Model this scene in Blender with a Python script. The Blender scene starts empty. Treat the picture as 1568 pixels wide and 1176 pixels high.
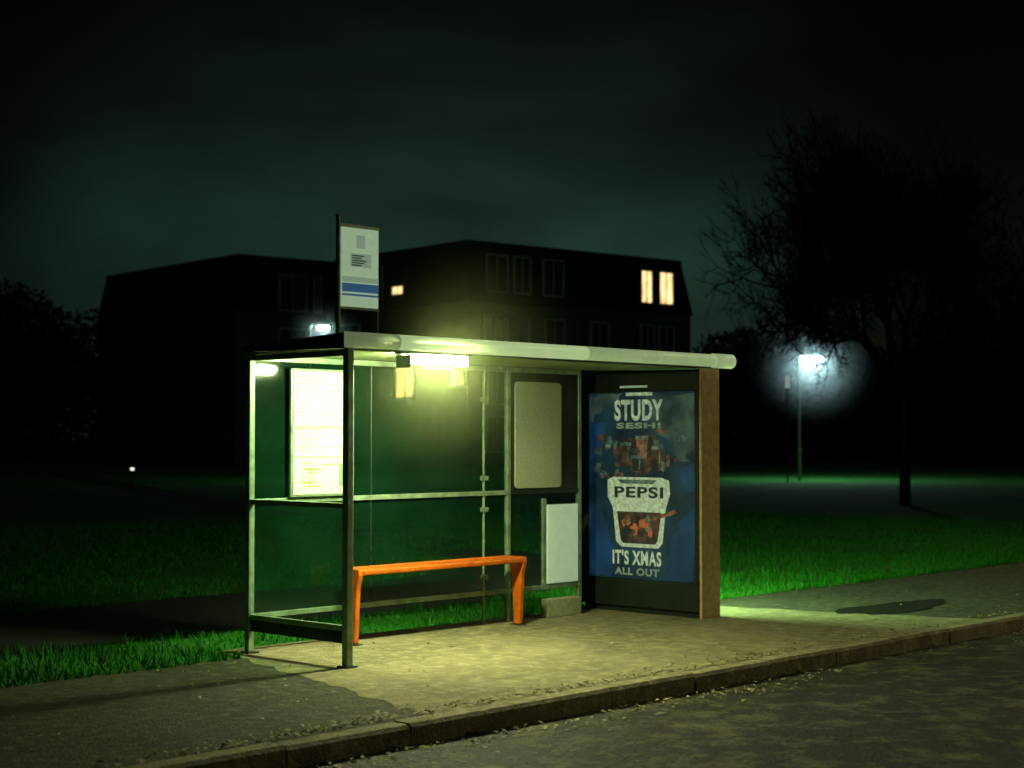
import bpy, bmesh, math, random
import numpy as np
from mathutils import Vector, Matrix
random.seed(4); rng=np.random.default_rng(5)
sc=bpy.context.scene
sc.view_settings.view_transform='Standard'; sc.view_settings.look='None'; sc.view_settings.exposure=0
COL=sc.collection
# ---------------------------------------------------------------- frame of the street: local x along road, y away from road
F=Vector((-1.19,11.76,0)); ANG=math.atan2(0.728,0.685)
STREET=Matrix.Translation(F)@Matrix.Rotation(ANG,4,'Z')
def W(s,v,z=0): return STREET@Vector((s,v,z))
# ---------------------------------------------------------------- materials
def mat(name,col,rough=0.6,metal=0.0,emit=None,es=0.0,noise=0.0,nscale=20,bump=0.0,bscale=60,col2=None,spec=0.5):
    m=bpy.data.materials.new(name); m.use_nodes=True; nt=m.node_tree; b=nt.nodes['Principled BSDF']
    b.inputs['Base Color'].default_value=(*col,1); b.inputs['Roughness'].default_value=rough; b.inputs['Metallic'].default_value=metal
    b.inputs['Specular IOR Level'].default_value=spec
    tc=nt.nodes.new('ShaderNodeTexCoord')
    if noise>0 or col2:
        n=nt.nodes.new('ShaderNodeTexNoise'); n.inputs['Scale'].default_value=nscale; n.inputs['Detail'].default_value=6; n.inputs['Roughness'].default_value=.65
        nt.links.new(tc.outputs['Object'],n.inputs['Vector'])
        r=nt.nodes.new('ShaderNodeValToRGB'); r.color_ramp.elements[0].position=.35; r.color_ramp.elements[1].position=.68
        c2=col2 if col2 else tuple(c*(1-noise) for c in col)
        r.color_ramp.elements[0].color=(*c2,1); r.color_ramp.elements[1].color=(*col,1)
        nt.links.new(n.outputs['Fac'],r.inputs['Fac']); nt.links.new(r.outputs['Color'],b.inputs['Base Color'])
    if bump>0:
        n2=nt.nodes.new('ShaderNodeTexNoise'); n2.inputs['Scale'].default_value=bscale; n2.inputs['Detail'].default_value=5
        nt.links.new(tc.outputs['Object'],n2.inputs['Vector'])
        bp=nt.nodes.new('ShaderNodeBump'); bp.inputs['Strength'].default_value=bump; bp.inputs['Distance'].default_value=.02
        nt.links.new(n2.outputs['Fac'],bp.inputs['Height']); nt.links.new(bp.outputs['Normal'],b.inputs['Normal'])
    if emit:
        b.inputs['Emission Color'].default_value=(*emit,1); b.inputs['Emission Strength'].default_value=es
    return m
M={}
M['frame']=mat('painted_aluminium',(.32,.46,.31),.38,.3,noise=.5,nscale=9)
M['frame_dark']=mat('dark_painted_metal',(.020,.034,.026),.45,.2,noise=.4,nscale=8)
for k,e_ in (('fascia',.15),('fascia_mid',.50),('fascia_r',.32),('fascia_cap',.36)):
    M[k]=mat(k+'_white_added_glow',(.60,.80,.46),.35,0,noise=.35,nscale=4,emit=(.64,.85,.42),es=e_)  # emission stands in for light on the fascia, stepped along its length
M['tan']=mat('case_edge',(.72,.50,.25),.6,0,noise=.35,nscale=14)
M['roofunder']=mat('roof_soffit',(.32,.45,.22),.5,0,noise=.3,nscale=5)
M['orange']=mat('bench_orange',(.72,.16,.012),.30,0,noise=.35,nscale=12)
M['lampcover']=mat('shelter_lamp_diffuser',(.9,.9,.8),.4,emit=(.95,1,.50),es=480)
M['pole']=mat('pole_galvanised',(.32,.42,.32),.45,.4,noise=.3,nscale=12)
M['board']=mat('notice_board_grey',(.50,.56,.40),.75,0,noise=.3,nscale=60)
M['white_panel']=mat('white_panel',(.66,.80,.62),.5,0,noise=.15,nscale=8,emit=(.5,.72,.52),es=.30)  # emission added so the panel looks brightly lit
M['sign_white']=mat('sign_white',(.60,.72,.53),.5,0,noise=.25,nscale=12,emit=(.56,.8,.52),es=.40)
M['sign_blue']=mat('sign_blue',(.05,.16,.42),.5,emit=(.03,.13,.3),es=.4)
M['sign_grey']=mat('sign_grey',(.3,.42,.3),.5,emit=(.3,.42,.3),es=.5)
M['ink']=mat('ink_dark',(.05,.09,.07),.6)
def glass(name,film,tint):
    m=bpy.data.materials.new(name); m.use_nodes=True; nt=m.node_tree; nt.nodes.clear()
    o=nt.nodes.new('ShaderNodeOutputMaterial'); t=nt.nodes.new('ShaderNodeBsdfTransparent'); t.inputs[0].default_value=(*tint,1)
    g=nt.nodes.new('ShaderNodeBsdfGlossy'); g.inputs['Roughness'].default_value=.07
    lw=nt.nodes.new('ShaderNodeLayerWeight'); lw.inputs[0].default_value=.5
    pw=nt.nodes.new('ShaderNodeMath'); pw.operation='POWER'; pw.inputs[1].default_value=4; nt.links.new(lw.outputs['Facing'],pw.inputs[0])
    ma=nt.nodes.new('ShaderNodeMath'); ma.operation='MULTIPLY_ADD'; ma.inputs[1].default_value=.8; ma.inputs[2].default_value=.05; nt.links.new(pw.outputs[0],ma.inputs[0])
    a=nt.nodes.new('ShaderNodeMixShader'); nt.links.new(ma.outputs[0],a.inputs[0]); nt.links.new(t.outputs[0],a.inputs[1]); nt.links.new(g.outputs[0],a.inputs[2])
    d=nt.nodes.new('ShaderNodeBsdfDiffuse'); d.inputs[0].default_value=(.07,.48,.20,1)
    n=nt.nodes.new('ShaderNodeTexNoise'); n.inputs['Scale'].default_value=2.5; n.inputs['Detail'].default_value=8
    tc=nt.nodes.new('ShaderNodeTexCoord'); nt.links.new(tc.outputs['Object'],n.inputs['Vector'])
    mr=nt.nodes.new('ShaderNodeMapRange'); mr.inputs[1].default_value=.3; mr.inputs[2].default_value=.75; mr.inputs[3].default_value=film*.6; mr.inputs[4].default_value=film*1.4
    nt.links.new(n.outputs['Fac'],mr.inputs[0])
    b=nt.nodes.new('ShaderNodeMixShader'); nt.links.new(mr.outputs[0],b.inputs[0]); nt.links.new(a.outputs[0],b.inputs[1]); nt.links.new(d.outputs[0],b.inputs[2])
    nt.links.new(b.outputs[0],o.inputs[0]); return m
M['glass']=glass('dusty_glass',.030,(.80,.95,.86))
# ---------------------------------------------------------------- mesh helpers
def empty(name,mw=None):
    e=bpy.data.objects.new(name,None); COL.objects.link(e)
    if mw is not None: e.matrix_world=mw
    return e
def addmesh(name,verts,faces,m,parent=None,smooth=False,bevel=0):
    me=bpy.data.meshes.new(name); me.from_pydata([tuple(v) for v in verts],[],faces); me.update()
    if m: me.materials.append(m)
    ob=bpy.data.objects.new(name,me); COL.objects.link(ob)
    if parent: ob.parent=parent
    if smooth:
        for p in me.polygons: p.use_smooth=True
    if bevel>0:
        md=ob.modifiers.new('b','BEVEL'); md.width=bevel; md.segments=2; md.limit_method='ANGLE'
    return ob
def box(name,a,b,m,parent=None,bevel=.004):
    x0,y0,z0=a; x1,y1,z1=b
    v=[(x0,y0,z0),(x1,y0,z0),(x1,y1,z0),(x0,y1,z0),(x0,y0,z1),(x1,y0,z1),(x1,y1,z1),(x0,y1,z1)]
    f=[(0,3,2,1),(4,5,6,7),(0,1,5,4),(1,2,6,5),(2,3,7,6),(3,0,4,7)]
    return addmesh(name,v,f,m,parent,bevel=bevel)
def tube(name,pts,rads,m,parent=None,n=14,cap=True):
    V=[];Fc=[]; pts=[Vector(p) for p in pts]
    for i,p in enumerate(pts):
        d=(pts[min(i+1,len(pts)-1)]-pts[max(i-1,0)]).normalized()
        a=d.orthogonal().normalized(); b=d.cross(a)
        if i>0:
            a=(pa-d*pa.dot(d)).normalized(); b=d.cross(a)
        pa=a
        for k in range(n):
            t=2*math.pi*k/n; V.append(p+(a*math.cos(t)+b*math.sin(t))*rads[i])
    for i in range(len(pts)-1):
        for k in range(n):
            Fc.append((i*n+k,i*n+(k+1)%n,(i+1)*n+(k+1)%n,(i+1)*n+k))
    Fc.append(tuple(range(n-1,-1,-1))); Fc.append(tuple(range((len(pts)-1)*n,len(pts)*n)))
    return addmesh(name,V,Fc,m,parent)
# ================================================================ BUS SHELTER
sh=empty('bus_shelter',STREET)
D=1.15
def post(nm,s,v,z0,z1,w=.055,m='frame'): return box(nm,(s-w/2,v-w/2,z0),(s+w/2,v+w/2,z1),M[m],sh,.008)
post('post_front',0,0,0.012,2.31,.06); post('post_rear',0,D,0.012,2.30,.055)
box('foot_front',(-.055,-.055,0),(.055,.055,.012),M['frame_dark'],sh,.002)
box('foot_rear',(-.055,D-.055,0),(.055,D+.055,.012),M['frame_dark'],sh,.002)
post('post_mid',2.59,D,0,2.30,.022); post('post_board',2.90,D,.0,2.30,.045); post('post_end',3.88,D,0,2.30,.045); post('post_thin',1.25,D,.3,2.30,.012,'frame_dark')
for nm,z0,z1,w in (('rail_top',2.255,2.30,.04),('rail_mid',1.145,1.185,.045),('rail_low',.26,.30,.035)):
    for i,(a,b) in enumerate(((.0275,2.579),(2.601,2.8775))):
        box(nm+'_%d'%i,(a,D-w/2,z0),(b,D+w/2,z1),M['frame'],sh)
    box(nm+'_end',(2.9225,D-w/2,z0),(3.8575,D+w/2,z1),M['frame' if nm!='rail_mid' else 'frame_dark'],sh)
    box(nm+'_side',(-w/2,.03,z0),(w/2,D-.0275,z1),M['frame'],sh)
box('kick_panel_side',(-.012,.03,.17),(.012,D-.0275,.258),M['frame_dark'],sh)
for s in (2.56,2.62):
    for z in (1.30,2.0,.42,1.02): box('glass_clamp',(s-.015,D-.02,z-.02),(s+.015,D+.0,z+.02),M['frame'],sh,.003)
def glp(nm,p): return addmesh(nm,p,[(0,1,2,3)],M['glass'],sh)
def rear(nm,s0,s1,z0,z1): glp(nm,[(s0,D+.003,z0),(s1,D+.003,z0),(s1,D+.003,z1),(s0,D+.003,z1)])
rear('glass_rear_1',.03,1.243,1.187,2.253); rear('glass_rear_2',1.257,2.578,1.187,2.253); rear('glass_rear_low_1',.03,2.578,.302,1.143)
rear('glass_rear_3',2.602,2.876,.302,1.143)
rear('glass_rear_4',2.602,2.876,1.187,2.253); rear('glass_rear_low_2',2.925,3.38,.302,1.143)
glp('glass_side_top',[(0,.032,1.187),(0,D-.03,1.187),(0,D-.03,2.253),(0,.032,2.253)])
glp('glass_side_low',[(0,.032,.302),(0,D-.03,.302),(0,D-.03,1.143),(0,.032,1.143)])
def rounded(nm,s0,s1,z0,z1,y0,y1,m,r=.04):
    pts=[]
    for cx,cz,a0 in ((s1-r,z0+r,-90),(s1-r,z1-r,0),(s0+r,z1-r,90),(s0+r,z0+r,180)):
        for k in range(6):
            a=math.radians(a0+90*k/5); pts.append((cx+r*math.cos(a),cz+r*math.sin(a)))
    n=len(pts); V=[(x,y0,z) for x,z in pts]+[(x,y1,z) for x,z in pts]
    Fc=[tuple(range(n)),tuple(range(2*n-1,n-1,-1))]+[(i,n+i,n+(i+1)%n,(i+1)%n) for i in range(n)]
    return addmesh(nm,V,Fc,m,sh)
box('board_backing',(2.925,D-.012,1.187),(3.855,D+.012,2.253),M['frame_dark'],sh,0)
rounded('notice_board',2.975,3.60,1.20,2.17,D-.03,D-.014,M['board'])
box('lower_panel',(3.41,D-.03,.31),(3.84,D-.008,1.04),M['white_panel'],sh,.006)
box('lower_panel_frame',(3.36,D-.02,.302),(3.405,D+.01,1.10),M['frame'],sh,.004)
box('plinth',(3.38,D-.06,.0),(3.85,D+.03,.17),mat('concrete_pale',(.5,.52,.34),.9,noise=.3,nscale=20),sh,.01)
box('timetable_case',(.36,D-.05,1.19),(1.02,D-.02,2.21),M['frame'],sh,.006)
M['paper']=mat('timetable_paper',(.80,.82,.58),.6,noise=.06,nscale=30)
box('timetable_sheet',(.385,D-.056,1.21),(.995,D-.051,2.19),M['paper'],sh,0)
V=[];Fc=[]
def q(s0,z0,s1,z1,y):
    n=len(V); V.extend([(s0,y,z0),(s1,y,z0),(s1,y,z1),(s0,y,z1)]); Fc.append((n,n+1,n+2,n+3))
y=D-.0585
for r in range(22):
    z=2.15-r*.028
    s=.41
    while s<.93:
        w=random.uniform(.02,.09)
        if random.random()<.8: q(s,z-.007,min(s+w,.97),z,y)
        s+=w+random.uniform(.012,.03)
q(.40,1.735,.98,1.745,y);q(.40,1.50,.98,1.51,y)
for k in range(14):
    s=random.uniform(.42,.78); z=random.uniform(1.25,1.46); 
    if random.random()<.5: q(s,z,s+random.uniform(.05,.2),z+.008,y)
    else: q(s,z-.08 if z>1.34 else z,s+.008,z+.04,y)
q(.85,1.27,.95,1.45,y-.001)
addmesh('timetable_print',V,Fc,mat('timetable_print',(.22,.27,.14),.6),sh)
# roof
prof=[(-.02,2.31),(1.17,2.325),(1.17,2.365),(.0,2.425)]
S0,S1=-.06,4.70
V=[(S0+.004,a,b) for a,b in prof]+[(S1-.004,a,b) for a,b in prof]
addmesh('roof',V,[(0,1,2,3),(7,6,5,4),(0,4,5,1),(1,5,6,2),(2,6,7,3),(3,7,4,0)],M['frame_dark'],sh)
box('soffit',(.04,.04,2.302),(4.2,1.12,2.309),M['roofunder'],sh,0)
fp=[]
for k in range(9):
    a=math.radians(90+180*k/8); fp.append((-.03+.055*math.cos(a),2.372+.058*math.sin(a)))
fp+=[(-.022,2.314),(-.022,2.43)]
def extr(nm,pr,s0,s1,m):
    n=len(pr); V=[(s0,a,b) for a,b in pr]+[(s1,a,b) for a,b in pr]
    o=addmesh(nm,V,[tuple(range(n)),tuple(range(2*n-1,n-1,-1))]+[(i,i+n,(i+1)%n+n,(i+1)%n) for i in range(n)],m,sh)
    for i,p in enumerate(o.data.polygons):
        if 2<=i<=9: p.use_smooth=True
    return o
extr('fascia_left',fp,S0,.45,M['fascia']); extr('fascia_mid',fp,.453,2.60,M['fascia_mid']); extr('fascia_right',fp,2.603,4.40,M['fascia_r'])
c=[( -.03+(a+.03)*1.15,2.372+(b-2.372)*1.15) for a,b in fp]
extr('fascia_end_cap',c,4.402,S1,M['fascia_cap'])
# lamp hung just under the front edge
box('lamp_body',(.50,-.10,2.285),(1.16,.05,2.308),M['frame'],sh,.006)
box('lamp_diffuser',(.54,-.10,2.22),(1.13,.03,2.283),M['lampcover'],sh,.012)
for i,(a,b,z) in enumerate(((.515,.536,2.185),(1.134,1.155,2.21))): box('lamp_cutoff_%d'%i,(a,-.10,z),(b,.05,2.283),M['frame'],sh,.004)  # end plates added to cut the lamp's sideways spread, deeper on the left
# perch bench
bn=empty('bench',STREET)
b0,b1=.90,2.78
box('seat_front_rail',(b0,.84,.555),(b1,.90,.60),M['orange'],bn,.012)
box('seat_back_rail',(b0,.985,.575),(b1,1.035,.615),M['orange'],bn,.012)
box('seat_slat',(b0+.01,.906,.562),(b1-.01,.979,.600),M['orange'],bn,.01)
for i,s in enumerate((b0,b1)):
    x0,x1=(s-.05,s-.002) if i==0 else (s+.002,s+.05)
    V=[]
    for z,(y0,y1) in ((0.01,(.895,.965)),(.45,(.87,.99)),(.56,(.84,1.03)),(.608,(.85,1.03))):
        V+=[(x0,y0,z),(x1,y0,z),(x1,y1,z),(x0,y1,z)]
    Fc=[(3,2,1,0),(12,13,14,15)]
    for L in (0,4,8):
        for k in range(4): Fc.append((L+k,L+(k+1)%4,L+4+(k+1)%4,L+4+k))
    addmesh('leg_%d'%(i+1),V,Fc,M['orange'],bn,bevel=.008)
    box('foot_plate_%d'%(i+1),(x0-.02,.87,0),(x1+.02,.99,.01),M['frame_dark'],bn,.002)
# ================================================================ ADVERTISING CASE
ad=empty('advertising_panel',STREET)
A0,A1,AD=4.26,4.54,1.48
box('case',(A0+.02,.02,.06),(A1-.02,AD,2.27),M['frame_dark'],ad,.01)
box('case_front_edge',(A0+.0,-.012,.0),(A1,.018,2.306),M['tan'],ad,.006)
box('case_foot',(A0+.04,.05,0),(A1-.04,AD-.05,.06),M['frame_dark'],ad,0)
for nm,a,b in (('bezel_bottom',(A0,.022,.06),(A0+.018,AD,.31)),('bezel_top',(A0,.022,2.1),(A0+.018,AD,2.27)),('bezel_front',(A0,.022,.312),(A0+.018,.07,2.098)),('bezel_rear',(A0,1.362,.312),(A0+.018,AD,2.098))):
    box(nm,a,b,M['frame_dark'],ad,.003)
ES=.46
def em(name,col,s=1.0,noise=0,nscale=6,col2=None):
    m=mat(name,col,.5); nt=m.node_tree; b=nt.nodes['Principled BSDF']; b.inputs['Emission Strength'].default_value=s; b.inputs['Emission Color'].default_value=(*col,1)
    if noise or col2:
        tc=nt.nodes.new('ShaderNodeTexCoord'); n=nt.nodes.new('ShaderNodeTexNoise'); n.inputs['Scale'].default_value=nscale; n.inputs['Detail'].default_value=5
        r=nt.nodes.new('ShaderNodeValToRGB'); r.color_ramp.elements[0].position=.38; r.color_ramp.elements[1].position=.66
        r.color_ramp.elements[0].color=(*(col2 or tuple(c*(1-noise) for c in col)),1); r.color_ramp.elements[1].color=(*col,1)
        nt.links.new(tc.outputs['Object'],n.inputs['Vector']); nt.links.new(n.outputs['Fac'],r.inputs['Fac']); nt.links.new(r.outputs['Color'],b.inputs['Emission Color']); nt.links.new(r.outputs['Color'],b.inputs['Base Color'])
    return m
P0,P1,Z0,Z1=1.356,.075,.32,2.09
def pc(a,b,l=0): return (A0+.016-.0012*l, P0+(P1-P0)*a, Z1+(Z0-Z1)*b)
def poly(nm,pts,m,l): return addmesh(nm,[pc(a,b,l) for a,b in pts],[tuple(range(len(pts)))],m,ad)
E=lambda n,c,s=1.0,**k: em('poster_'+n,c,s*ES,**k)
ePB=E('navy',(.010,.045,.068),col2=(.004,.014,.022),nscale=3)
eW=E('white',(.50,.62,.44),noise=.4,nscale=26); eDk=E('dark',(.012,.018,.016)); eOr=E('orange',(.26,.12,.05),col2=(.05,.03,.02),nscale=18)
eRed=E('red',(.46,.09,.03),col2=(.20,.10,.05),nscale=25); eBr=E('brown',(.09,.05,.025),col2=(.012,.014,.012),nscale=14); eCy=E('pale_blue',(.14,.20,.15),col2=(.02,.05,.05),nscale=14)
eBl2=E('bright_blue',(.011,.050,.125),col2=(.006,.026,.06),nscale=3)
eGrey=E('grey_smoke',(.07,.11,.085),col2=(.012,.03,.035),nscale=4)
poly('poster_sheet',[(0,0),(1,0),(1,1),(0,1)],ePB,0)
def wavy(pts,j=.02,n=5):
    out=[]
    for i in range(len(pts)):
        p=pts[i];q_=pts[(i+1)%len(pts)]
        for k in range(n):
            t=k/n; out.append((min(1,max(0,p[0]+(q_[0]-p[0])*t+random.uniform(-j,j))),min(1,max(0,p[1]+(q_[1]-p[1])*t+random.uniform(-j,j)))))
    return out
poly('poster_smoke',wavy([(.55,.0),(1,0),(1,.32),(.86,.36),(.75,.25),(.62,.22)]),eGrey,1)
poly('poster_smoke_left',wavy([(0,.0),(.34,0),(.28,.07),(.1,.1),(0,.16)]),eGrey,1)
poly('poster_corner_l',wavy([(0,.60),(.14,.66),(.22,.80),(.24,.95),(.2,1),(0,1)]),eBl2,2)
poly('poster_corner_r',wavy([(1,.60),(.86,.68),(.78,.80),(.75,.95),(.80,1),(1,1)]),eBl2,2)
poly('poster_corner_t',wavy([(0,.16),(.2,.17),(.12,.30),(0,.36)]),eBl2,2)
poly('poster_corner_tr',wavy([(1,.38),(.84,.42),(.9,.5),(1,.52)]),eBl2,2)
def ell(nm,a,b,ra,rb,m,l,n=20,j=0.0):
    poly(nm,[(a+ra*r*math.cos(t),b+rb*r*math.sin(t)) for t,r in [(-2*math.pi*k/n,1+random.uniform(-j,j)) for k in range(n)]],m,l)
ell('pic_base',.5,.33,.24,.10,eBr,3,24,.15)
mats_=[eBr,eCy,eBr,eDk,eGrey,eBr,eDk,eBr,eDk,eOr]
for k in range(40):
    a_=random.gauss(.5,.13); b_=random.gauss(.33,.055)
    ell('pic_shape_%d'%k,min(.8,max(.2,a_)),b_,random.uniform(.015,.05),random.uniform(.008,.035),mats_[k%10],4+k*.07,12,.3)
# mugs and glasses being raised
for k,(a_,b_,w_,h_,mm_) in enumerate(((.36,.33,.10,.10,eBr),(.52,.30,.11,.11,eOr),(.66,.345,.09,.09,eBr),(.47,.385,.10,.07,eDk))):
    poly('mug_%d'%k,[(a_-w_/2,b_-h_/2),(a_+w_/2,b_-h_/2),(a_+w_*.38,b_+h_/2),(a_-w_*.38,b_+h_/2)],mm_,7.0+k*.4)
    poly('mug_rim_%d'%k,[(a_-w_/2-.008,b_-h_/2-.012),(a_+w_/2+.008,b_-h_/2-.012),(a_+w_/2+.004,b_-h_/2+.006),(a_-w_/2-.004,b_-h_/2+.006)],eCy,7.2+k*.4)
    poly('mug_glint_%d'%k,[(a_+w_*.22,b_-h_*.35),(a_+w_*.36,b_-h_*.35),(a_+w_*.28,b_+h_*.4),(a_+w_*.18,b_+h_*.4)],eSoft0 if False else eCy,7.2+k*.4)
for k in range(16):
    sd=random.choice((-1,1)); ell('pic_outer_%d'%k,.5+sd*random.uniform(.28,.42),random.uniform(.24,.46),random.uniform(.02,.05),random.uniform(.008,.025),random.choice([eCy,eGrey,eBr,eGrey]),4+k*.1,12,.35)
poly('tumbler_outline',[(.19,.47),(.24,.455),(.70,.455),(.77,.47),(.78,.54),(.74,.62),(.71,.80),(.67,.83),(.32,.83),(.27,.80),(.24,.62),(.19,.56)],eW,9)
poly('tumbler_drink',[(.28,.64),(.70,.64),(.665,.79),(.64,.81),(.34,.81),(.315,.79)],eBr,10)
for k in range(16):
    ell('tumbler_ice_%d'%k,random.uniform(.36,.62),random.uniform(.67,.78),random.uniform(.02,.05),random.uniform(.012,.03),[eRed,eOr,eDk,eCy,eRed,eBr,eDk,eRed][k%8],11+k*.1,7,.3)
poly('tumbler_straw',[(.60,.67),(.62,.685),(.85,.64),(.83,.62)],eOr,12.7)
poly('tumbler_rim',[(.28,.468),(.66,.468),(.62,.49),(.33,.49)],eCy,10)
def text(nm,t,a,b,wd,ht,m,l,off=.04):
    cu=bpy.data.curves.new(nm,'FONT'); cu.body=t; cu.align_x='CENTER'; cu.align_y='CENTER'; cu.offset=off; cu.space_character=1.12
    o=bpy.data.objects.new(nm,cu); COL.objects.link(o); bpy.context.view_layer.update()
    dg=bpy.context.evaluated_depsgraph_get(); me=bpy.data.meshes.new_from_object(o.evaluated_get(dg)); bpy.data.objects.remove(o)
    xs=[v.co.x for v in me.vertices]; ys=[v.co.y for v in me.vertices]; x0,x1,y0,y1=min(xs),max(xs),min(ys),max(ys)
    for v in me.vertices:
        u=(v.co.x-x0)/(x1-x0)-.5; w=(v.co.y-y0)/(y1-y0)-.5
        v.co=Vector(pc(a+u*wd, b-w*ht,l))
    me.materials.clear(); me.materials.append(m)
    ob=bpy.data.objects.new(nm,me); COL.objects.link(ob); ob.parent=ad
eSoft=E('soft',(.24,.32,.22),noise=.4,nscale=25)
text('headline_1','STUDY',.49,.095,.46,.115,eW,13); text('headline_2','SESH!',.49,.178,.42,.032,eSoft,13)
text('label','PEPSI',.49,.535,.46,.06,eDk,13,.03)
text('footline_1',"IT'S XMAS",.47,.885,.46,.08,eW,13,.035); text('footline_2','ALL OUT',.47,.96,.42,.04,eSoft,13)
poly('poster_tag',[(.37,.0),(.62,.0),(.62,.018),(.37,.018)],eW,13)
box('case_label',(A0-.006,.62,2.135),(A0-.001,.95,2.155),M['sign_grey'],ad,0)
box('rear_poster_glow',(A1-.02,.1,.32),(A1-.012,1.36,2.09),em('poster_reverse_glow',(.55,.95,.40),38.0,noise=.4,nscale=2),ad,0)  # unseen rear face, glow pushed up to light the grass
# ================================================================ BUS STOP FLAG
fl=empty('bus_stop_flag',STREET)
fs,fv=.2,.35
tube('pole',[(fs,fv,2.40),(fs,fv,3.33)],[.018,.018],M['pole'],fl,12)
tube('pole_cap',[(fs,fv,3.33),(fs,fv,3.345)],[.024,.02],M['pole'],fl,12)
tube('pole_flange',[(fs,fv,2.395),(fs,fv,2.43)],[.05,.05],M['pole'],fl,12)
tube('stay',[(.6,fv,2.39),(.6,fv,2.64)],[.007,.007],M['pole'],fl,8)
box('arm_top',(fs,fv-.012,3.255),(.605,fv+.012,3.28),M['pole'],fl,.003); box('arm_bottom',(fs,fv-.012,2.63),(.605,fv+.012,2.65),M['pole'],fl,.003)
box('plate',(fs+.03,fv-.008,2.652),(.60,fv+.008,3.253),M['sign_white'],fl,.002)
for nm,z0,z1,s0,s1,m in (('stripe_blue',2.765,2.83,.232,.598,'sign_blue'),('stripe_blue_thin',2.735,2.75,.232,.598,'sign_blue'),('stripe_grey',2.84,2.88,.232,.598,'sign_grey'),('field_1',2.955,3.06,.31,.52,'sign_grey'),('symbol',3.10,3.20,.37,.46,'sign_grey')):
    box(nm,(s0,fv-.012,z0),(s1,fv-.0085,z1),M[m],fl,0)
for k in range(5): box('text_line_%d'%k,(.325,fv-.015,2.965+k*.018),(.42+.025*(k%3),fv-.0125,2.974+k*.018),M['ink'],fl,0)
# ================================================================ GROUND, ROAD, PAVEMENT
def groundmat(name,c1,c2,c3,sc1,sc2,rough,bump,bs,dist=.03):
    m=bpy.data.materials.new(name); m.use_nodes=True; nt=m.node_tree; b=nt.nodes['Principled BSDF']; b.inputs['Roughness'].default_value=rough
    tc=nt.nodes.new('ShaderNodeTexCoord')
    def N(s,d=8):
        n=nt.nodes.new('ShaderNodeTexNoise'); n.inputs['Scale'].default_value=s; n.inputs['Detail'].default_value=d; n.inputs['Roughness'].default_value=.7; nt.links.new(tc.outputs['Object'],n.inputs['Vector']); return n
    n1=N(sc1); n2=N(sc2); r=nt.nodes.new('ShaderNodeValToRGB'); r.color_ramp.elements[0].position=.36; r.color_ramp.elements[1].position=.66
    r.color_ramp.elements[0].color=(*c1,1); r.color_ramp.elements[1].color=(*c2,1); nt.links.new(n1.outputs['Fac'],r.inputs['Fac'])
    r2=nt.nodes.new('ShaderNodeValToRGB'); r2.color_ramp.elements[0].position=.48; r2.color_ramp.elements[1].position=.66; nt.links.new(n2.outputs['Fac'],r2.inputs['Fac'])
    mx=nt.nodes.new('ShaderNodeMix'); mx.data_type='RGBA'; nt.links.new(r2.outputs['Color'],mx.inputs['Factor']); nt.links.new(r.outputs['Color'],mx.inputs['A']); mx.inputs['B'].default_value=(*c3,1)
    nt.links.new(mx.outputs['Result'],b.inputs['Base Color'])
    bp=nt.nodes.new('ShaderNodeBump'); bp.inputs['Strength'].default_value=bump; bp.inputs['Distance'].default_value=dist; n3=N(bs,4); nt.links.new(n3.outputs['Fac'],bp.inputs['Height']); nt.links.new(bp.outputs['Normal'],b.inputs['Normal'])
    return m,nt,b,tc,mx
mg,*_=groundmat('grass_ground',(.004,.11,.003),(.010,.22,.005),(.03,.15,.010),.5,7,.95,1,30)
mr,*_=groundmat('road_asphalt',(.006,.011,.007),(.020,.027,.015),(.20,.18,.08),1.3,4,.65,1,20,.09)
mp,nt,b,tc,mx=groundmat('boarding_concrete',(.20,.20,.105),(.42,.39,.21),(.56,.51,.28),.8,8,.8,.9,50,.04)
br=nt.nodes.new('ShaderNodeTexBrick'); br.inputs['Scale'].default_value=1; br.inputs['Brick Width'].default_value=.9; br.inputs['Row Height'].default_value=.6; br.inputs['Mortar Size'].default_value=.006
br.inputs['Color1'].default_value=(1,1,1,1); br.inputs['Color2'].default_value=(.78,.78,.78,1); br.inputs['Mortar'].default_value=(.5,.48,.45,1)
nt.links.new(tc.outputs['Object'],br.inputs['Vector'])
mm=nt.nodes.new('ShaderNodeMix'); mm.data_type='RGBA'; mm.blend_type='MULTIPLY'; mm.inputs['Factor'].default_value=.75
nt.links.new(mx.outputs['Result'],mm.inputs['A']); nt.links.new(br.outputs['Color'],mm.inputs['B']); nt.links.new(mm.outputs['Result'],b.inputs['Base Color'])
mpa,*_=groundmat('pavement_asphalt',(.035,.042,.026),(.075,.08,.045),(.17,.165,.095),.9,10,.8,1,40,.04)
KV=-2.04
def strip(nm,prof,s0,s1,m):
    V=[];Fc=[]; n=len(prof)
    V=[(s0,a,b) for a,b in prof]+[(s1,a,b) for a,b in prof]
    for i in range(n-1): Fc.append((i,i+n,i+n+1,i+1))
    o=addmesh(nm,V,Fc,m); o.matrix_world=STREET; return o
strip('ground',[(-500,-.008),(-8.9,-.008),(-8.9,-.16),(KV+.1,-.16),(KV+.1,-.008),(900,-.008)],-700,900,mg)
strip('road',[(-8.86,-.12),(-5.4,-.085),(KV+.0,-.12)],-400,400,mr)
strip('pavement',[(KV+.15,-.003),(1.02,-.003),(1.02,-.02)],-200,200,mpa)
pts=[]
for i in range(25): pts.append((-1.0+.8*i/24+random.uniform(-.05,.05),KV+.152+(1.018-KV-.152)*i/24,.001))
for i in range(25): pts.append((5.15+.9*i/24+random.uniform(-.04,.04),1.018-(1.018-KV-.152)*i/24,.001))
addmesh('boarding_area',pts[::-1],[tuple(range(50))],mp).matrix_world=STREET
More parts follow.
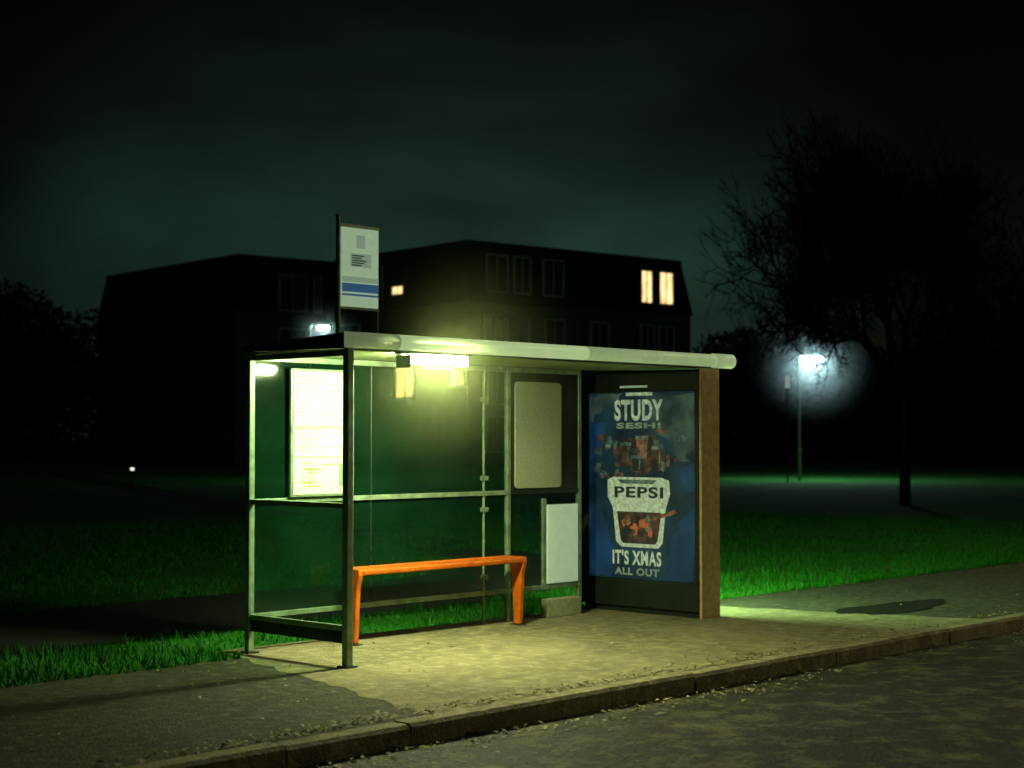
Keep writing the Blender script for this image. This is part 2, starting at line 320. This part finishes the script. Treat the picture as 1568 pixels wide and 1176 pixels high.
strip('pavement',[(-11,0),(-8.85,0)],-200,200,mpa)
box('shelter_slab',(-.18,1.021,-.05),(4.7,1.42,.002),mp,None,.006).matrix_world=STREET
mk,*_=groundmat('kerb_stone',(.20,.18,.10),(.38,.34,.19),(.55,.48,.28),2.2,14,.8,.9,40)
def kerb(v0,v1,name):
    V=[];Fc=[]
    s=-25
    while s<60:
        L=.912; g=.005; dz=random.uniform(-.004,.004); dv=random.uniform(-.006,.006)
        n=len(V); x0,x1=s+g,s+L-g
        c=.022
        pr=[(v0+dv,-.15),(v0+dv,.004+dz-c),(v0+dv+c*(1 if v1>v0 else -1),.004+dz),(v1,.004+dz),(v1,-.15)]
        for x in (x0,x1): V+= [(x,a,b) for a,b in pr]
        k=5
        for i in range(k-1): Fc.append((n+i,n+k+i,n+k+i+1,n+i+1))
        Fc.append((n,n+1,n+2,n+3,n+4)); Fc.append((n+9,n+8,n+7,n+6,n+5))
        s+=L
    o=addmesh(name,V,Fc,mk); o.matrix_world=STREET
kerb(KV,KV+.148,'kerb'); kerb(-8.72,-8.868,'kerb')
mstrip,*_=groundmat('dark_strip_ground',(.006,.007,.006),(.012,.014,.011),(.02,.02,.015),2,20,.95,.4,60)  # dark ground strip across the grass, bending away behind the shelter
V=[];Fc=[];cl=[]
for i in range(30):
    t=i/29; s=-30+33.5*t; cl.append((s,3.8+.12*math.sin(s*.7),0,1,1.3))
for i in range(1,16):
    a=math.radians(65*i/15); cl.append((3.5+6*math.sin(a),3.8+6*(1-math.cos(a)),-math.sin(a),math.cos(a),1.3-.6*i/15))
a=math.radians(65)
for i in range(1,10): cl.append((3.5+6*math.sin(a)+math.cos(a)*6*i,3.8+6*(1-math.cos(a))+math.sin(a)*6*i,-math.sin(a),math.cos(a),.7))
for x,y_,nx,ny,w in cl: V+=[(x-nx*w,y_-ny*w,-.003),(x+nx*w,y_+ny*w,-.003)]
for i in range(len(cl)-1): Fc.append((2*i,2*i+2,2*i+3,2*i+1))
addmesh('dark_strip',V,Fc,mstrip).matrix_world=STREET
def onstrip(s,v):
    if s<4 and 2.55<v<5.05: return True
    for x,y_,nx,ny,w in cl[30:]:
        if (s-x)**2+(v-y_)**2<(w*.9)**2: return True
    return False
pts=[]
for k in range(60):
    t=2*math.pi*k/60; r=1+.14*math.sin(3*t+1)+.06*math.sin(7*t)+random.uniform(-.05,.05)
    pts.append((6.4+.9*r*math.cos(t),-.75+.30*r*math.sin(t),.004))
addmesh('tar_patch',pts,[tuple(range(60))],mat('tar_patch',(.014,.017,.011),.75,spec=.2,noise=.5,bump=.8)).matrix_world=STREET
# grass blades
mb=mat('grass_blades',(.008,.22,.005),.7,col2=(.03,.13,.008),nscale=3,spec=.2)
N=130000
s=rng.uniform(-12,22,N); v=.95+rng.uniform(0,1,N)**1.7*17
keep=np.array([not ((-.2<a<4.72 and b_<1.43) or onstrip(a,b_) or (A0-.05<a<A1+.05 and b_<AD+.05)) for a,b_ in zip(s,v)])
s=s[keep];v=v[keep];n=len(s)
h=rng.uniform(.02,.065,n)*(1+.5*np.sin(s*1.3)*np.cos(v*1.7)+.4*np.sin(s*4.1+v*3)); a=rng.uniform(0,2*math.pi,n); w=rng.uniform(.004,.010,n)*(1+v*.08)
lx=rng.normal(0,.025,n); ly=rng.normal(0,.025,n)
P=np.zeros((n,3,3)); P[:,0]=np.stack([s-np.cos(a)*w,v-np.sin(a)*w,np.full(n,-.01)],1); P[:,1]=np.stack([s+np.cos(a)*w,v+np.sin(a)*w,np.full(n,-.01)],1); P[:,2]=np.stack([s+lx,v+ly,h],1)
def trimesh(nm,P,m):
    n=len(P); me=bpy.data.meshes.new(nm); k=P.shape[1]
    me.vertices.add(n*k); me.vertices.foreach_set('co',P.reshape(-1)); me.loops.add(n*k); me.loops.foreach_set('vertex_index',np.arange(n*k,dtype=np.int32))
    me.polygons.add(n); me.polygons.foreach_set('loop_start',np.arange(0,n*k,k,dtype=np.int32)); me.polygons.foreach_set('loop_total',np.full(n,k,dtype=np.int32)); me.update(calc_edges=True)
    me.materials.append(m); o=bpy.data.objects.new(nm,me); COL.objects.link(o); return o
trimesh('grass',P,mb).matrix_world=STREET
n=2300; s=np.where(rng.random(n)<.5,rng.uniform(-3,3,n),rng.uniform(-6,14,n)); v=np.where(rng.random(n)<.55,KV+.15+np.abs(rng.normal(0,.10,n)),np.where(rng.random(n)<.8,KV-np.abs(rng.normal(0,.22,n)),rng.uniform(-1.8,1,n)))
z=np.where(v<KV,-.115,.008); a=rng.uniform(0,6.28,n); r=rng.uniform(.008,.026,n)
P=np.zeros((n,4,3))
for k in range(4):
    t=a+k*math.pi/2; rr=r*(1 if k%2==0 else .55)
    P[:,k]=np.stack([s+np.cos(t)*rr,v+np.sin(t)*rr,z+rng.uniform(0,.018,n)],1)
trimesh('fallen_leaves',P,mat('leaf_litter',(.52,.47,.24),.8,col2=(.18,.16,.08),nscale=3)).matrix_world=STREET
# ================================================================ APARTMENT BUILDING
mbrick=mat('dark_brick',(.06,.09,.07),.9,noise=.35,nscale=1.5); mroof=mat('mansard_slate',(.010,.014,.013),.9,noise=.4,nscale=2,spec=.2)
mwin=mat('window_dark',(.03,.05,.05),.12); mwf=mat('window_frame',(.34,.48,.38),.6); mlit=em('window_lit',(1,.66,.30),2.2,noise=.5,nscale=1.2); mlitg=em('window_lit_yellow',(1,.70,.22),1.2,noise=.3,nscale=1)
bu=empty('apartment_building',Matrix.Translation((-2.5,90,0))@Matrix.Rotation(math.atan2(.643,.766),4,'Z'))
H=12.66; HM=9.3
def block(nm,x0,x1,y0,y1):
    box(nm+'_walls',(x0,y0,0),(x1,y1,HM),mbrick,bu,0)
    i=.42; V=[(x0-.12,y0-.12,HM+.002),(x1+.12,y0-.12,HM+.002),(x1+.12,y1+.12,HM+.002),(x0-.12,y1+.12,HM+.002),(x0+i,y0+i,H),(x1-i,y0+i,H),(x1-i,y1-i,H),(x0+i,y1-i,H)]
    addmesh(nm+'_mansard',V,[(0,3,2,1),(4,5,6,7),(0,1,5,4),(1,2,6,5),(2,3,7,6),(3,0,4,7)],mroof,bu)
    box(nm+'_parapet',(x0+i-.05,y0+i-.05,H+.002),(x1-i+.05,y1-i+.05,H+.12),mroof,bu,0)
c=bu.matrix_world.inverted()@Vector((-16.6,97,0))
block('block_a',0,17.9,0,c.y-.26)
block('block_b',c.x,4,c.y,c.y+18.5)
def win(nm,axis,p,off,z,w,h,m):
    def B(n,a0,a1,d0,d1,z0,z1,mm):
        if axis=='x': box(n,(a0,off-d1,z0),(a1,off-d0,z1),mm,bu,0)
        else: box(n,(off-d1,a0,z0),(off-d0,a1,z1),mm,bu,0)
    B(nm+'_pane',p-w/2,p+w/2,.02,.05,z,z+h,m)
    f=.09
    for k,(a0,a1,z0,z1) in enumerate(((p-w/2-f,p-w/2-.002,z-f,z+h+f),(p+w/2+.002,p+w/2+f,z-f,z+h+f),(p-w/2,p+w/2,z-f,z-.002),(p-w/2,p+w/2,z+h+.002,z+h+f))):
        B(nm+'_frame%d'%k,a0,a1,.0,.12,z0,z1,mwf)
    B(nm+'_bar',p-.03,p+.03,.052,.09,z,z+h,mwf)
    if z>9: B(nm+'_cheek',p-w/2-.12,p+w/2+.12,-.45,-.0,z-.12,z+h+.12,mroof)
def ux(px,off_pt,dirv):
    t=(px-784)/2479; return (t*off_pt[1]-off_pt[0])/(dirv[0]-t*dirv[1])
dx=(.766,.643); dy=(-.643,.766)
i=0
for px0,px1,z,h,m in ((745,775,9.95,2.0,mwin),(787,810,9.95,2.0,mwin),(832,861,9.95,2.0,mwin),(982,997,9.95,1.9,mlit),(1010,1029,9.95,1.9,mlit),(740,770,6.6,1.9,mwin),(776,808,6.6,1.9,mwin),(835,862,6.6,1.9,mwin),(905,930,6.6,1.9,mwin),(982,1000,6.6,1.9,mwin),(1010,1030,6.6,1.9,mwin),(745,775,3.6,1.9,mwin),(835,862,3.6,1.9,mwin),(745,775,.9,1.9,mwin),(905,930,.9,1.9,mwin)):
    a=ux(px0,(-2.5,90),dx); b_=ux(px1,(-2.5,90),dx); i+=1
    win('window_%d'%i,'x',(a+b_)/2,0,z,b_-a,h,m)
for px0,px1,z,h,m in ((608,634,4.0,1.9,mlitg),(690,712,4.6,1.1,mlitg),(602,618,10.1,.42,mlit),(520,550,6.6,1.9,mwin),(560,585,9.95,1.9,mwin)):
    a=ux(px0,(-2.5,90),dy); b_=ux(px1,(-2.5,90),dy); a,b_=min(a,b_),max(a,b_); i+=1
    win('window_%d'%i,'y',(a+b_)/2,0,z,b_-a,h,m)
for px0,px1,z,h,m in ((427,466,9.5,2.1,mwin),(480,505,9.5,2.1,mwin),(427,466,6.2,2.1,mwin)):
    a=c.x+ux(px0,(-16.6,97),dx); b_=min(-.3,c.x+ux(px1,(-16.6,97),dx)); i+=1
    if b_-a>.4: win('window_%d'%i,'x',(a+b_)/2,c.y,z,b_-a,h,m)
# ================================================================ STREET LAMPS
mlamp=mat('street_lamp_lens',(.9,.95,1),.3,emit=(.72,.97,1.0),es=420)
def lamp(x,y,h,rot,m,arm=1.3,name='street_lamp',size=1.0,tilt=0.0):
    e=empty(name,Matrix.Translation((x,y,0))@Matrix.Rotation(rot,4,'Z'))
    tube('column',[(0,0,-.02),(0,0,1.2),(0,0,1.21),(0,0,h)],[.07,.07,.05,.035],M['pole'],e,12)
    tube('arm',[(0,0,h-.02),(arm*.3,0,h+.12),(arm,0,h+.16)],[.04,.035,.03],M['pole'],e,10)
    V=[]
    for x_,w,z0,z1 in ((arm-.05,.06,h+.12,h+.2),(arm+.15,.13*size,h+.09,h+.24),(arm+.55*size,.12*size,h+.09,h+.22),(arm+.68*size,.06,h+.11,h+.17)):
        V+=[(x_,-w,z0),(x_,w,z0),(x_,w,z1),(x_,-w,z1)]
    Fc=[(0,1,2,3),(15,14,13,12)]
    for L in (0,4,8):
        for k in range(4): Fc.append((L+k,L+4+k,L+4+(k+1)%4,L+(k+1)%4))
    addmesh('head',V,Fc,M['frame'],e,bevel=.01)
    box('lens',(arm+.12,-.10*size,h-.04),(arm+.52*size,.10*size,h+.085),m,e,.03)
    return e
L1=lamp(11.3,63.7,4.75,math.radians(20),mlamp,.2,size=1.5)
L2=lamp(-7.75,62,5.85,math.radians(20),mat('street_lamp_lens_dim',(.9,.95,1),.3,emit=(.75,1,.95),es=150),.2)
def em2(n,c,e): return mat(n,(1,.95,.8),.3,emit=c,es=e)
w=W(13.2,.8); lamp(w.x,w.y,6.0,ANG-math.pi/2,em2('street_lamp_lens_side',(.95,1,.5),210),1.2)  # unseen lamp added past the right edge to light kerb and grass
w=W(9.5,-9.6); lamp(w.x,w.y,6.5,ANG+math.pi/2,em2('unseen_lamp_lens_near',(1,.90,.48),430),1.5)  # unseen lamp added on the near pavement to light the shelter front
bo=empty('bollard_light',Matrix.Translation((-12.3,52.5,0)))
tube('body',[(0,0,0),(0,0,.55),(0,0,.56),(0,0,.60)],[.08,.08,.1,.1],M['frame_dark'],bo,12); tube('lens',[(0,0,.602),(0,0,.69)],[.06,.06],mat('bollard_lens',(1,1,.9),.4,emit=(1,1,.8),es=1.2),bo,12); tube('cap',[(0,0,.692),(0,0,.75)],[.1,.03],M['frame_dark'],bo,12)
sp=empty('route_marker_post',Matrix.Translation((10.2,60,0)))
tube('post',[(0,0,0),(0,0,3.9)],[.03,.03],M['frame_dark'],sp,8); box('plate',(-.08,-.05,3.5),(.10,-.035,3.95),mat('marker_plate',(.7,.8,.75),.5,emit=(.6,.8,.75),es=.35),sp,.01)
# ================================================================ TREES
mbark=mat('bark_reddish',(.022,.009,.010),.95,noise=.3,nscale=6,spec=.0)
def tree(name,x,y,h,spread,seed,depth=7,half=4.2,lean=0,twigs=0):
    R=random.Random(seed); V=[];Fc=[];tips=[]
    def seg(p,q_,r0,r1,n):
        d=(q_-p).normalized(); a=d.orthogonal().normalized(); b=d.cross(a); k=len(V)
        for P_,r in ((p,r0),(q_,r1)):
            for j in range(n):
                t=2*math.pi*j/n; V.append(P_+(a*math.cos(t)+b*math.sin(t))*r)
        for j in range(n): Fc.append((k+j,k+(j+1)%n,k+n+(j+1)%n,k+n+j))
    def grow(p,d,L,r,lv):
        q_=p; dd=d.copy(); parts=3
        jit=.05 if lv==0 else .13
        for i in range(parts):
            nd=(dd+Vector((R.gauss(0,jit),R.gauss(0,jit),R.gauss(0,.08)+.04))).normalized(); nq=q_+nd*L/parts
            seg(q_,nq,r*(1-.25*i/parts),r*(1-.25*(i+1)/parts),6 if lv<3 else 3)
            if lv>=2 and R.random()<.75 and lv<depth:
                t=nd.orthogonal().normalized(); t.rotate(Matrix.Rotation(R.uniform(0,6.28),3,nd)); grow(nq,(nd*.6+t*.8).normalized(),L*.6,max(.010,r*.5),lv+1)
            q_=nq; dd=nd
        if lv>=depth: tips.append((q_.copy(),dd.copy())); return
        nc=R.choice((2,3)) if lv else 8; ph=R.uniform(0,6.28)
        for k in range(nc):
            t=Vector((math.cos(ph+2*math.pi*k/nc),math.sin(ph+2*math.pi*k/nc),0)) if lv==0 else dd.orthogonal().normalized()
            if lv: t.rotate(Matrix.Rotation(ph+2*math.pi*k/nc+R.uniform(-.6,.6),3,dd))
            sp_=(R.uniform(.5,.9) if lv else R.uniform(.35,1.2))*spread
            nd=(dd+t*sp_).normalized()
            grow(q_,nd,L*R.uniform(.70,.86),max(.010,r*.62),lv+1)
    grow(Vector((0,0,-.1)),Vector((0,0,1)),h*.24,h*.02,0)
    for p,d in tips:
        for k in range(twigs):
            t=(d+Vector((R.gauss(0,.6),R.gauss(0,.6),R.gauss(0,.5)))).normalized(); o_=p-d*R.uniform(0,.5); L=R.uniform(.25,.6); a=t.orthogonal().normalized()*.011
            n=len(V); V.extend([o_-a,o_+a,o_+t*L]); Fc.append((n,n+1,n+2))
    xs=[v_.x for v_ in V]; mx_=(max(xs)-min(xs))/2; zs=max(v_.z for v_ in V)
    for v_ in V: v_.x+=lean*max(0,v_.z/zs-.2)*mx_
    o=addmesh(name,V,Fc,mbark); o.location=(x,y,0); o.scale=(half/mx_,half/mx_,h/zs)
    return o
tree('bare_tree',9.7,40,10.4,1.0,3,6,4.6,-.42,4)
tree('bare_tree',15.2,46,8.6,1.0,8,5,3.6,0,3)
def mass(name,items,m):
    Q=[]
    for (x,y,h,r,k) in items:
        u=rng.normal(0,1,(k,3)); u/=np.linalg.norm(u,axis=1)[:,None]; rad=rng.random(k)**.45
        c_=np.stack([x+u[:,0]*r*rad,y+u[:,1]*r*rad,h*.5+u[:,2]*h*.5*rad],1)
        a_=rng.normal(0,1,(k,3)); b2=rng.normal(0,1,(k,3)); s_=rng.uniform(.12,.36,k)[:,None]
        a_/=np.linalg.norm(a_,axis=1)[:,None]; b2/=np.linalg.norm(b2,axis=1)[:,None]
        Q.append(np.stack([c_-a_*s_,c_-b2*s_*.6,c_+a_*s_,c_+b2*s_*.6],1))
    return trimesh(name,np.concatenate(Q),m)
it=[]
for k in range(60):
    x=random.uniform(14,70); it.append((x,random.uniform(105,135),random.uniform(7,10.5),random.uniform(3,5.5),2600))
for k in range(40):
    x=random.uniform(-80,-24); it.append((x,random.uniform(112,135),random.uniform(10,13.5),random.uniform(4,6),3200))
mass('distant_trees',it,mat('distant_foliage',(.005,.008,.007),.95,noise=.5,nscale=.6,spec=.0))
# ================================================================ LAMP GLOW: scattering balls added to imitate lens bloom, thinning out with distance
def glow_volume(c,r,dens,col):
    mv=bpy.data.materials.new('lamp_glow_scatter'); mv.use_nodes=True; nt=mv.node_tree; nt.nodes.clear()
    o_=nt.nodes.new('ShaderNodeOutputMaterial'); vs=nt.nodes.new('ShaderNodeVolumeScatter'); vs.inputs['Anisotropy'].default_value=.1; vs.inputs['Color'].default_value=(*col,1)
    tc=nt.nodes.new('ShaderNodeTexCoord'); ln=nt.nodes.new('ShaderNodeVectorMath'); ln.operation='LENGTH'; nt.links.new(tc.outputs['Object'],ln.inputs[0])
    mr=nt.nodes.new('ShaderNodeMapRange'); mr.inputs[1].default_value=0; mr.inputs[2].default_value=r*.97; mr.inputs[3].default_value=1; mr.inputs[4].default_value=0; nt.links.new(ln.outputs['Value'],mr.inputs[0])
    pw=nt.nodes.new('ShaderNodeMath'); pw.operation='POWER'; pw.inputs[1].default_value=2.6; nt.links.new(mr.outputs[0],pw.inputs[0])
    mu=nt.nodes.new('ShaderNodeMath'); mu.operation='MULTIPLY'; mu.inputs[1].default_value=dens; nt.links.new(pw.outputs[0],mu.inputs[0]); nt.links.new(mu.outputs[0],vs.inputs['Density'])
    nt.links.new(vs.outputs[0],o_.inputs['Volume'])
    bm=bmesh.new(); bmesh.ops.create_icosphere(bm,subdivisions=4,radius=r); me=bpy.data.meshes.new('glow_volume'); bm.to_mesh(me); bm.free(); me.materials.append(mv)
    o=bpy.data.objects.new('glow_volume',me); COL.objects.link(o); o.location=c
w=W(.83,-.10,2.30); glow_volume(w,1.3,.085,(.85,1,.5))
glow_volume(L1.matrix_world@Vector((.6,0,4.8)),3.0,.20,(.75,1,1))
glow_volume(L2.matrix_world@Vector((.5,0,5.9)),1.8,.18,(.75,1,.95))
# ================================================================ LIGHT
wd=bpy.data.worlds.new('World'); sc.world=wd; wd.use_nodes=True; nt=wd.node_tree; bg=nt.nodes['Background']
sky=nt.nodes.new('ShaderNodeTexSky'); sky.sky_type='NISHITA'; sky.sun_disc=False; sky.sun_elevation=math.radians(1.0); sky.sun_rotation=math.radians(0)
tc=nt.nodes.new('ShaderNodeTexCoord'); sx=nt.nodes.new('ShaderNodeSeparateXYZ'); nt.links.new(tc.outputs['Generated'],sx.inputs[0])
rp=nt.nodes.new('ShaderNodeValToRGB'); e=rp.color_ramp.elements; e[0].position=0; e[0].color=(.008,.027,.020,1); e[1].position=.3; e[1].color=(.0012,.0028,.0024,1)
x=rp.color_ramp.elements.new(.11); x.color=(.0075,.027,.0205,1); x=rp.color_ramp.elements.new(.19); x.color=(.0036,.0088,.0072,1)
nt.links.new(sx.outputs['Z'],rp.inputs['Fac'])
n=nt.nodes.new('ShaderNodeTexNoise'); n.inputs['Scale'].default_value=6; n.inputs['Detail'].default_value=6; n.inputs['Distortion'].default_value=.4
mp_=nt.nodes.new('ShaderNodeMapping'); mp_.inputs['Scale'].default_value=(1,1,2.2); mp_.inputs['Rotation'].default_value=(0,.25,0); nt.links.new(tc.outputs['Generated'],mp_.inputs[0]); nt.links.new(mp_.outputs[0],n.inputs['Vector'])
mr_=nt.nodes.new('ShaderNodeMapRange'); mr_.inputs[1].default_value=.35; mr_.inputs[2].default_value=.68; mr_.inputs[3].default_value=.6; mr_.inputs[4].default_value=1.3; nt.links.new(n.outputs['Fac'],mr_.inputs[0])
dp=nt.nodes.new('ShaderNodeVectorMath'); dp.operation='DOT_PRODUCT'; dp.inputs[1].default_value=Vector((-.04,1,.10)).normalized(); nt.links.new(tc.outputs['Generated'],dp.inputs[0])
mg_=nt.nodes.new('ShaderNodeMapRange'); mg_.interpolation_type='SMOOTHSTEP'; mg_.inputs[1].default_value=.955; mg_.inputs[2].default_value=1.0; mg_.inputs[3].default_value=.09; mg_.inputs[4].default_value=1.2; nt.links.new(dp.outputs['Value'],mg_.inputs[0])
m1=nt.nodes.new('ShaderNodeMath'); m1.operation='MULTIPLY'; nt.links.new(mr_.outputs[0],m1.inputs[0]); nt.links.new(mg_.outputs[0],m1.inputs[1])
vm=nt.nodes.new('ShaderNodeVectorMath'); vm.operation='SCALE'; nt.links.new(rp.outputs['Color'],vm.inputs[0]); nt.links.new(m1.outputs[0],vm.inputs['Scale'])
sk=nt.nodes.new('ShaderNodeVectorMath'); sk.operation='SCALE'; sk.inputs['Scale'].default_value=.0003; nt.links.new(sky.outputs[0],sk.inputs[0])
ad_=nt.nodes.new('ShaderNodeVectorMath'); ad_.operation='ADD'; nt.links.new(vm.outputs[0],ad_.inputs[0]); nt.links.new(sk.outputs[0],ad_.inputs[1])
nt.links.new(ad_.outputs[0],bg.inputs['Color']); bg.inputs['Strength'].default_value=1.0
su=bpy.data.lights.new('moon','SUN'); su.energy=.007; su.angle=math.radians(.5); su.color=(.6,1,.85); so=bpy.data.objects.new('moon',su); COL.objects.link(so); so.rotation_euler=(math.radians(50),0,math.radians(-25))
# ================================================================ CAMERA
cd=bpy.data.cameras.new('camera'); cam=bpy.data.objects.new('camera',cd); COL.objects.link(cam); sc.camera=cam
cd.sensor_width=36; cd.lens=2479/1568*36; cd.clip_end=2500; cd.clip_start=.1
cd.dof.use_dof=True; cd.dof.focus_distance=12.5; cd.dof.aperture_fstop=2.0
cam.location=(0,0,1.66); cam.rotation_euler=(math.radians(90+1.9),0,0)
